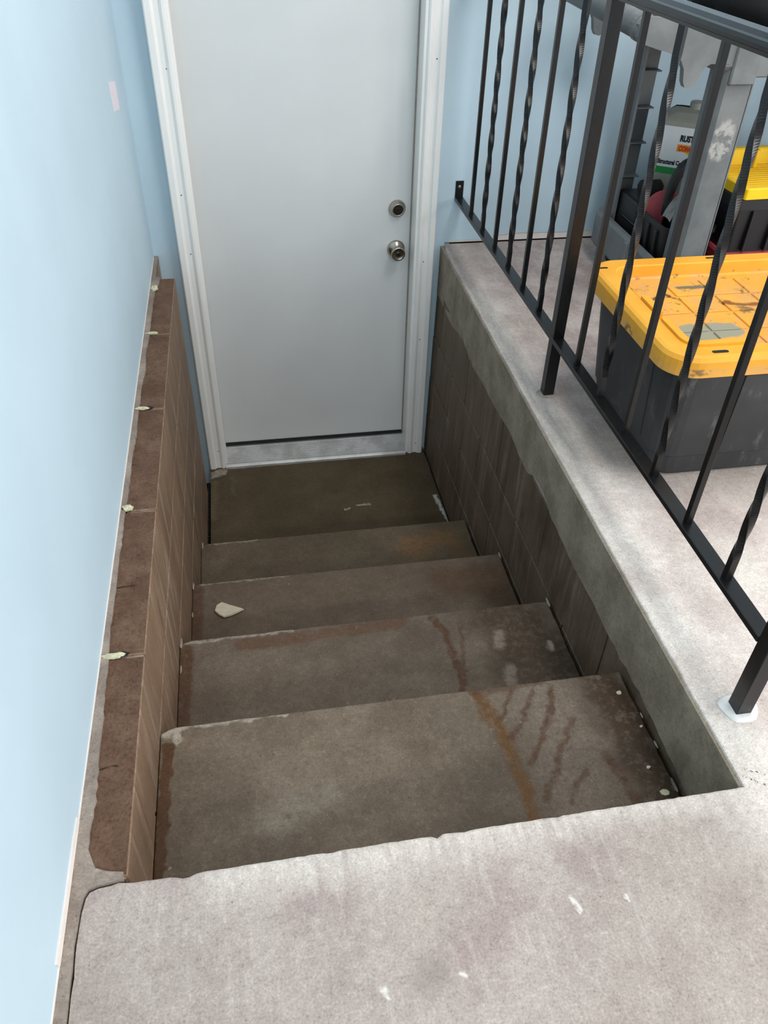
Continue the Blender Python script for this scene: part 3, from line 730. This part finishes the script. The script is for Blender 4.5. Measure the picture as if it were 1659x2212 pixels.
# lid: skirt, flange, recessed panel
bm = bmesh.new()
def ll(z, i, r): return [Vector((x, y, z)) for x, y in rrect(bx0 + i, bx1 - i, by0 + i, by1 - i, r, 8)]
loft(bm, [ll(0.314, 0.006, 0.07), ll(0.314, 0.0, 0.075), ll(0.348, 0.003, 0.075), ll(0.357, 0.008, 0.072), ll(0.360, 0.016, 0.066), ll(0.360, 0.052, 0.05), ll(0.357, 0.055, 0.048), ll(0.329, 0.058, 0.046), ll(0.325, 0.062, 0.042)], cap0=True, cap1=True)
# raised tiles of the recessed panel
nx, ny = 6, 4; px0, px1, py0, py1 = bx0 + 0.085, bx1 - 0.085, by0 + 0.085, by1 - 0.085
for i in range(nx):
    for j in range(ny):
        a0 = px0 + (px1 - px0) * i / nx + 0.004; a1 = px0 + (px1 - px0) * (i + 1) / nx - 0.004
        b0 = py0 + (py1 - py0) * j / ny + 0.004; b1 = py0 + (py1 - py0) * (j + 1) / ny - 0.004
        box(bm, (a0, b0, 0.324), (a1, b1, 0.3285), 0.0012)
lid = bpart('bin_lid', bm, M_LID)
# stacking lips standing up inside the flange corners and sides
def lip(pts):
    bm = bmesh.new(); n = len(pts); wd = 0.009
    lo, hi = [], []
    for i in range(n):
        p = Vector(pts[i]); d = (Vector(pts[min(i + 1, n - 1)]) - Vector(pts[max(i - 1, 0)])).normalized(); q = Vector((-d.y, d.x)) * wd
        lo.append((p + q, p - q))
    ring = [a for a, b in lo] + [b for a, b in lo[::-1]]
    cx = sum(p.x for p in ring) / len(ring)
    loft(bm, [[Vector((p.x, p.y, 0.3245)) for p in ring], [Vector((p.x, p.y, 0.364)) for p in ring], [Vector((p.x, p.y, 0.366)) for p in ring]])
    bmesh.ops.recalc_face_normals(bm, faces=bm.faces)
    bpart('stacking_lip', bm, M_LID)
def corner(cx, cy, sx, sy, la, lb):
    r = 0.03; pts = [(cx, cy + sy * la)]
    for k in range(7):
        a = math.radians(90 * k / 6); pts.append((cx + sx * r * (1 - math.cos(a)), cy + sy * r * (1 - math.sin(a))))
    pts.append((cx + sx * lb, cy)); return pts
lip(corner(bx0 + 0.062, by0 + 0.062, 1, 1, 0.12, 0.15)); lip(corner(bx1 - 0.062, by0 + 0.062, -1, 1, 0.12, 0.15))
lip([(bx0 + 0.064, by0 + 0.215), (bx0 + 0.064, by0 + 0.30)])
for (x, y) in ((1.236, by0 + 0.028), (1.76, by0 + 0.028), (1.46, by1 - 0.03), (bx0 + 0.03, by1 - 0.06)):
    bm = bmesh.new(); hw, hh = (0.019, 0.0055) if y < 1.2 else (0.014, 0.004)
    prism(bm, rrect(x - hw, x + hw, y - hh, y + hh, hh * 0.98, 5), lambda u, v, d: Vector((u, v, d)), 0.3596, 0.3606); bpart('lock_slot', bm, M_HOLE)

# ------------------------------------------------------------------ grey utility cart by the back wall
def cart_mat():
    g = NT('worn_grey_plastic'); n = g.noise(7, 4, .6); f = g.noise(300, 3, .6); s1 = g.noise(20, 5, .7)
    c = g.mix(g.sstep(n, .35, .7), lin((92, 97, 99)), lin((112, 116, 117)))
    c = g.mix(g.sstep(s1, .66, .76, 0, .6), c, lin((164, 165, 164)))
    wv = g.warp(0.03, 50)
    k = g.math('MULTIPLY', g.seg(wv, (1.60, 1.585, 0.535), (1.605, 1.585, 0.58), 0.03, 0.008), g.sstep(g.noise(50, 4, .7), .38, .55))
    c = g.mix(g.math('MULTIPLY', k, 0.7), c, lin((172, 172, 168)))
    g.bump(f, .2, .001)
    return g.done(c, .55, spec=.35)
M_CART = cart_mat()
cart = tag(empty('utility_cart', (1.95, 1.86, 0.0)), 'grey plastic two-shelf utility cart standing against the blue wall', 'cart'); cinv = Matrix.Translation(-Vector(cart.location))
def cpart(name, bm, mats=M_CART, smooth=False, parent=cart):
    o = obj(name, bm, mats, parent, smooth)
    if parent is cart: o.matrix_parent_inverse = cinv
    return o
KX0, KX1, KY0, KY1 = 1.520, 2.42, 1.585, 2.165
def tray(z0, z1, zf, ins=0.0):
    bm = bmesh.new(); L = lambda z, i, r: [Vector((x, y, z)) for x, y in rrect(KX0 + i, KX1 - i, KY0 + i, KY1 - i, r, 5)]
    loft(bm, [L(z0, 0.006 + ins, 0.03), L(z0 + 0.01, 0.0 + ins, 0.03), L(z1 - 0.012, 0.0, 0.03), L(z1, 0.006, 0.03), L(z1, 0.020, 0.022), L(zf + 0.004, 0.026, 0.02), L(zf, 0.034, 0.02)])
    return bm
cpart('lower_tray', tray(0.062, 0.182, 0.105)); cpart('upper_tray', tray(0.735, 0.825, 0.765))
# flutes down the left side of the lower tray
for y in (1.68, 1.86, 2.05):
    bm = bmesh.new(); box(bm, (KX0 - 0.004, y - 0.012, 0.075), (KX0 + 0.004, y + 0.012, 0.168), 0.003); cpart('side_rib', bm)
def lpost(sx, sy):
    bm = bmesh.new(); x = KX0 + 0.037 if sx > 0 else KX1 - 0.037; y = KY0 + 0.004 if sy > 0 else KY1 - 0.004
    a, d, t = 0.088, 0.082, 0.009
    X = lambda u: x + sx * u; Y = lambda v: y + sy * v
    pts = [(0, d), (0, 0.012), (0.012, 0), (a, 0), (a, t), (0.016, t), (t, 0.016), (t, d)]
    prism(bm, pts, lambda u, v, dd: Vector((X(u), Y(v), dd)), 0.108, 0.766)
    if sy < 0:
        for z in (0.30, 0.41, 0.52, 0.63, 0.70):
            box(bm, (min(X(t), X(a - .004)), min(Y(t), Y(.05)), z), (max(X(t), X(a - .004)), max(Y(t), Y(.05)), z + 0.004))
    else:
        box(bm, (min(X(a - 0.002), X(a + 0.004)), min(Y(0), Y(0.02)), 0.108), (max(X(a - .002), X(a + .004)), max(Y(0), Y(.02)), 0.766))
    return bm
for sx in (1, -1):
    for sy in (1, -1): cpart('corner_post', lpost(sx, sy))
# post sockets under the upper tray
for sx in (1, -1):
    bm = bmesh.new(); x = KX0 + 0.030 if sx > 0 else KX1 - 0.126
    box(bm, (x + 0.02, KY0 - 0.006, 0.70), (x + 0.096, KY0 + 0.03, 0.80), 0.004); cpart('post_socket', bm)
bm = bmesh.new(); box(bm, (1.625, KY0 - 0.003, 0.718), (KX1 - 0.1, KY0 + 0.02, 0.775), 0.004); cpart('front_apron', bm)
# handle end: two shaped ear plates and the grip tube between them
ear = [(1.285, 0.842), (1.30, 0.858), (1.34, 0.858), (1.40, 0.845), (1.56, 0.835), (1.56, 0.752), (1.505, 0.752), (1.492, 0.745), (1.480, 0.722), (1.472, 0.703), (1.460, 0.694), (1.446, 0.697), (1.438, 0.710), (1.432, 0.74), (1.418, 0.762), (1.392, 0.776), (1.35, 0.786), (1.30, 0.800), (1.286, 0.815)]
for y in (KY0 - 0.002, KY1 - 0.03):
    bm = bmesh.new(); dx, dz = (0, 0) if y < 1.9 else (-0.045, 0.035)
    prism(bm, ear, lambda u, v, d: Vector((u + dx, d, v + dz)), y, y + 0.022); cpart('handle_bracket', bm)
bm = bmesh.new(); tube(bm, [(1.316, KY0 + 0.004, 0.828), (1.271, KY1 - 0.012, 0.863)], 0.031, 20); hd = cpart('push_handle', bm, smooth=False)
for p in hd.data.polygons: p.use_smooth = len(p.vertices) == 4
for k, y in ((0.05, KY0 + 0.03), (0.9, KY1 - 0.07)):
    bm = bmesh.new(); q = Vector((1.316 - 0.045 * k, y, 0.828 + 0.035 * k)); tube(bm, [q, q + Vector((-0.0015, 0.02, 0.001))], 0.034, 20); cpart('handle_collar', bm)
for (x, y) in ((KX0 + 0.07, KY0 + 0.07), (KX0 + 0.07, KY1 - 0.07), (KX1 - 0.07, KY0 + 0.07), (KX1 - 0.07, KY1 - 0.07)):
    bm = bmesh.new(); lathe(bm, [(0.006, -0.014), (0.026, -0.014), (0.031, -0.009), (0.031, 0.009), (0.026, 0.014), (0.006, 0.014)], Matrix.Translation((x, y, 0.0315)) @ Matrix.Rotation(math.radians(90), 4, 'Y'), 20)
    box(bm, (x - 0.02, y - 0.008, 0.03), (x - 0.016, y + 0.008, 0.066)); box(bm, (x + 0.016, y - 0.008, 0.03), (x + 0.02, y + 0.008, 0.066)); box(bm, (x - 0.02, y - 0.012, 0.058), (x + 0.02, y + 0.012, 0.068))
    cpart('caster', bm, M_RUBBER)

# ------------------------------------------------------------------ things on the cart
M_BLK = plain('matt_black_plastic', (13, 13, 14), 0.5, scale=60, var=0.1)
M_BLKG = plain('glossy_black_plastic', (16, 16, 18), 0.25)
M_CLOTH = plain('black_nylon_cloth', (12, 12, 13), 0.85, scale=300, var=0.15, bump=0.4)
M_RED = plain('faded_red_plastic', (160, 62, 70), 0.5)
M_SCUFF = plain('scuffed_grey_steel', (150, 150, 148), 0.45, 0.3, var=0.25, scale=35)
M_YEL = plain('bright_yellow_plastic', (246, 200, 22), 0.4, scale=20, var=0.02)
ZF = 0.105
# open black tool tote at the cart's left end
bt = tag(empty('tool_tote', (1.62, 1.93, ZF)), 'open black tool tote at the left end of the cart', 'tote'); ti = Matrix.Translation(-Vector(bt.location))
bm = bmesh.new(); L = lambda z, i, r: [Vector((x, y, z)) for x, y in rrect(1.556 + i, 1.735 - i, 1.69 + i, 1.925 - i, r, 4)]
loft(bm, [L(ZF + 0.001, 0.014, 0.02), L(0.255, 0.003, 0.02), L(0.256, 0.0, 0.02), L(0.272, 0.0, 0.02), L(0.272, 0.007, 0.016), L(0.197, 0.012, 0.014)])
o = obj('tote_body', bm, M_BLK, bt); o.matrix_parent_inverse = ti
for y in (1.74, 1.80, 1.86):
    bm = bmesh.new(); box(bm, (1.552, y, ZF + 0.02), (1.563, y + 0.012, 0.25), 0.002); o = obj('tote_rib', bm, M_BLK, bt); o.matrix_parent_inverse = ti
# black roll, red cutting disc, scuffed guard with arched strap, all standing in the tote
bm = bmesh.new(); tube(bm, [(1.588, 1.975, 0.300), (1.590, 1.975, 0.301), (1.652, 1.975, 0.301), (1.654, 1.975, 0.300)], [0.022, 0.0318, 0.0318, 0.022], 18)
tag(obj('tape_roll', bm, M_CLOTH), 'black cloth roll lying on the black case beside the jug', 'roll')
bm = bmesh.new(); Mx = Matrix.Translation((1.640, 1.882, 0.2625)) @ Matrix.Rotation(math.radians(-30), 4, 'Z') @ Matrix.Rotation(math.radians(80), 4, 'X')
lathe(bm, [(0.012, -0.002), (0.060, -0.002), (0.064, 0.0), (0.060, 0.002), (0.012, 0.002)], Mx, 28)
tag(obj('cutting_disc', bm, M_RED), 'faded red cutting disc standing in the tool tote', 'disc')
# knee-pad like guard: a curved scuffed shell with a black arched strap
kp = tag(empty('tool_guard', (1.69, 1.82, 0.2)), 'black arched tool guard with a scuffed grey plate leaning over the tote', 'tool'); ki = Matrix.Translation(-Vector(kp.location))
bm = bmesh.new(); pts = []
for k in range(15):
    a = math.radians(-15 + 200 * k / 14); pts.append((1.662 - 0.055 * math.cos(a), 1.816 + 0.008 * math.sin(a), 0.305 + 0.125 * math.sin(a)))
tube(bm, pts, [0.012 + 0.006 * math.sin(math.pi * k / 14) for k in range(15)], 10)
o = obj('strap', bm, M_BLK, kp); o.matrix_parent_inverse = ki
bm = bmesh.new(); rows = []
for k in range(11):
    a = math.radians(15 + 88 * k / 10); c = Vector((1.690 - 0.105 * math.cos(a), 1.765, 0.252 + 0.125 * math.sin(a)))
    rows.append([bm.verts.new(c + Vector((0, dy, -abs(dy) * 0.25))) for dy in (-0.028, -0.01, 0.01, 0.028)])
fs = []
for a, b in zip(rows, rows[1:]):
    for k in range(3): fs.append(bm.faces.new((a[k], a[k + 1], b[k + 1], b[k])))
bmesh.ops.solidify(bm, geom=fs, thickness=0.004); o = obj('scuffed_plate', bm, M_SCUFF, kp); o.matrix_parent_inverse = ki
bm = bmesh.new(); box(bm, (1.615, 1.745, 0.198), (1.705, 1.850, 0.305), 0.02, 3); o = obj('tool_body', bm, M_BLKG, kp); o.matrix_parent_inverse = ki

# black case carrying the jug, at the back
bm = bmesh.new(); box(bm, (1.572, 1.936, ZF + 0.001), (2.03, 2.10, 0.268), 0.01, 2); tc_ = tag(empty('tool_case', (1.88, 2.01, ZF)), 'black tool case at the back of the cart under the jug', 'case'); tci = Matrix.Translation(-Vector(tc_.location))
o = obj('case_body', bm, M_BLK, tc_); o.matrix_parent_inverse = tci
bm = bmesh.new(); box(bm, (1.570, 1.933, 0.19), (2.033, 2.103, 0.198), 0.002); o = obj('case_seam', bm, M_BLKG, tc_); o.matrix_parent_inverse = tci
# the concrete-repair jug
JC = Vector((1.752, 2.035, 0.269)); JA = math.radians(-35)
jug = tag(empty('repair_jug', JC), 'grey jug of concrete repair with a white, orange and green label', 'jug'); jug.rotation_euler = (0, 0, JA)
M_JUG = plain('grey_translucent_plastic', (150, 150, 140), 0.4, scale=10)
M_JUGW = plain('white_printed_label', (226, 228, 230), 0.5, var=0.01)
M_JUGG = plain('green_label_band', (20, 140, 60), 0.5, var=0.02)
M_JUGO = plain('orange_label_panel', (244, 150, 30), 0.5, var=0.02)
M_JUGY = plain('yellow_label_arrow', (246, 196, 30), 0.5, var=0.02)
M_INK = plain('black_print', (20, 20, 22), 0.5)
M_INKR = plain('red_print', (200, 60, 20), 0.5)
bm = bmesh.new(); J = lambda z, i, r: [Vector((x, y, z)) for x, y in rrect(-0.100 + i, 0.100 - i, -0.05 + i, 0.05 - i, r, 5)]
loft(bm, [J(0.0, 0.008, 0.02), J(0.006, 0.0, 0.022), J(0.222, 0.0, 0.022), J(0.232, 0.004, 0.022), J(0.240, 0.003, 0.022), J(0.258, 0.016, 0.03), J(0.270, 0.034, 0.024)]); obj('jug_body', bm, M_JUG, jug)
bm = bmesh.new(); lathe(bm, [(0.023, 0.268), (0.023, 0.286), (0.020, 0.289), (0.001, 0.289)], Matrix.Identity(4), 20); obj('jug_cap', bm, M_JUG, jug)
def jl(name, x0, x1, z0, z1, mat, d): 
    bm = bmesh.new(); box(bm, (x0, -0.0502 - d, z0), (x1, -0.0498, z1)); return obj(name, bm, mat, jug)
lab = jl('label', -0.082, 0.088, 0.070, 0.218, M_JUGW, 0.0003)
jl('green_band', -0.082, 0.088, 0.070, 0.091, M_JUGG, 0.0006)
jl('orange_panel', -0.026, 0.084, 0.143, 0.166, M_JUGO, 0.0006)
bm = bmesh.new(); prism(bm, [(0.0, 0.1435), (0.060, 0.1435), (0.060, 0.122), (0.018, 0.122), (0.018, 0.134)], lambda u, v, d: Vector((u, d, v)), -0.0508, -0.0498); obj('yellow_arrow', bm, M_JUGY, jug)
TM = lambda x, z: Matrix.Translation((x, -0.0512, z)) @ Matrix.Rotation(math.radians(90), 4, 'X') @ Matrix.Diagonal((0.72, 1, 1, 1))
text_mesh('brand_lettering', 'RUST-OLEUM', 0.0255, M_INK, jug, TM(-0.022, 0.176), bold=0.0014)
text_mesh('product_lettering', 'CONCRETE', 0.021, M_INKR, jug, TM(-0.022, 0.147), bold=0.0012, shear=0.2)
text_mesh('use_lettering', 'Structural Concrete', 0.0195, M_INK, jug, TM(-0.078, 0.1005), bold=0.001)

# ribbed black crate with red feet, yellow organiser tray on top
cr = tag(empty('ribbed_crate', (1.9, 1.75, ZF)), 'black ribbed plastic crate with red base behind the front cart post', 'crate'); cri = Matrix.Translation(-Vector(cr.location))
bm = bmesh.new(); L = lambda z, i, r: [Vector((x, y, z)) for x, y in rrect(1.745 + i, 2.14 - i, 1.640 + i, 1.885 - i, r, 4)]
loft(bm, [L(0.205, 0.010, 0.012), L(0.34, 0.003, 0.012), L(0.341, 0.0, 0.012), L(0.372, 0.0, 0.012), L(0.374, 0.003, 0.01), L(0.374, 0.01, 0.01), L(0.32, 0.014, 0.01)])
o = obj('crate_body', bm, M_BLK, cr); o.matrix_parent_inverse = cri
for x in (1.80, 1.875, 1.95, 2.03, 2.10):
    bm = bmesh.new(); box(bm, (x, 1.634, 0.212), (x + 0.008, 1.652, 0.338), 0.002); o = obj('crate_rib', bm, M_BLK, cr); o.matrix_parent_inverse = cri
bm = bmesh.new(); L2 = lambda z, i: [Vector((x, y, z)) for x, y in rrect(1.742 + i, 2.143 - i, 1.632 + i, 1.888 - i, 0.012, 4)]
loft(bm, [L2(ZF + 0.001, 0.006), L2(0.197, 0.0), L2(0.206, 0.003)]); o = obj('crate_base', bm, M_RED, cr); o.matrix_parent_inverse = cri
yt = tag(empty('organiser_tray', (1.9, 1.78, 0.375)), 'bright yellow plastic organiser tray resting on the black crate', 'tray'); yt.rotation_euler = (0, 0, math.radians(3)); 
bm = bmesh.new(); L3 = lambda z, i, r: [Vector((x, y, z)) for x, y in rrect(-0.155 + i, 0.22 - i, -0.142 + i, 0.14 - i, r, 4)]
loft(bm, [L3(0.0, 0.003, 0.008), L3(0.030, 0.0, 0.01), L3(0.033, 0.003, 0.01), L3(0.033, 0.018, 0.008), L3(0.016, 0.022, 0.008)]); obj('tray_body', bm, M_YEL, yt)
for y in range(12):
    bm = bmesh.new(); yy = -0.105 + y * 0.019; box(bm, (-0.125, yy, 0.0155), (0.19, yy + 0.006, 0.0185)); obj('tray_rib', bm, M_YEL, yt)
bm = bmesh.new(); box(bm, (-0.15, 0.112, 0.020), (0.215, 0.138, 0.075), 0.004); obj('tray_backboard', bm, M_YEL, yt)
for x in (-0.08, 0.02, 0.12):
    bm = bmesh.new(); box(bm, (x, 0.098, 0.015), (x + 0.012, 0.114, 0.072), 0.002); obj('tray_brace', bm, M_YEL, yt)

# soft black bag behind the yellow tray and black bag on the upper shelf
def bag(name, lo, hi, seed, label, mat):
    bm = bmesh.new(); bmesh.ops.create_cube(bm, size=1.0); bmesh.ops.subdivide_edges(bm, edges=bm.edges[:], cuts=9, use_grid_fill=True)
    for v in bm.verts:
        p = v.co * 2; n4 = (abs(p.x) ** 4 + abs(p.y) ** 4 + abs(p.z) ** 4) ** 0.25; q = p / max(n4, 1e-6)
        k = 1 + 0.10 * mnoise.noise(q * 1.6 + Vector((seed, 0, 0))) + 0.04 * mnoise.noise(q * 5 + Vector((0, seed, 0)))
        q = q * k * 0.46
        v.co = Vector([(lo[i] + hi[i]) / 2 + q[i] * (hi[i] - lo[i]) for i in range(3)])
        v.co.z = max(v.co.z, lo[2] + 0.001)
    return tag(obj(name, bm, mat, smooth=True), label, 'bag')
bag('soft_bag', (1.94, 1.925, 0.269), (2.36, 2.12, 0.50), 3.1, 'soft black bag behind the yellow tray on the lower shelf', M_CLOTH) if False else None
bag('soft_bag', (2.06, 1.93, 0.106), (2.36, 2.12, 0.47), 3.1, 'soft black bag behind the yellow tray on the lower shelf', M_CLOTH)
bag('duffel_bag', (1.60, 1.66, 0.764), (2.25, 2.10, 1.06), 8.4, 'black duffel bag on the upper shelf of the cart', M_CLOTH)
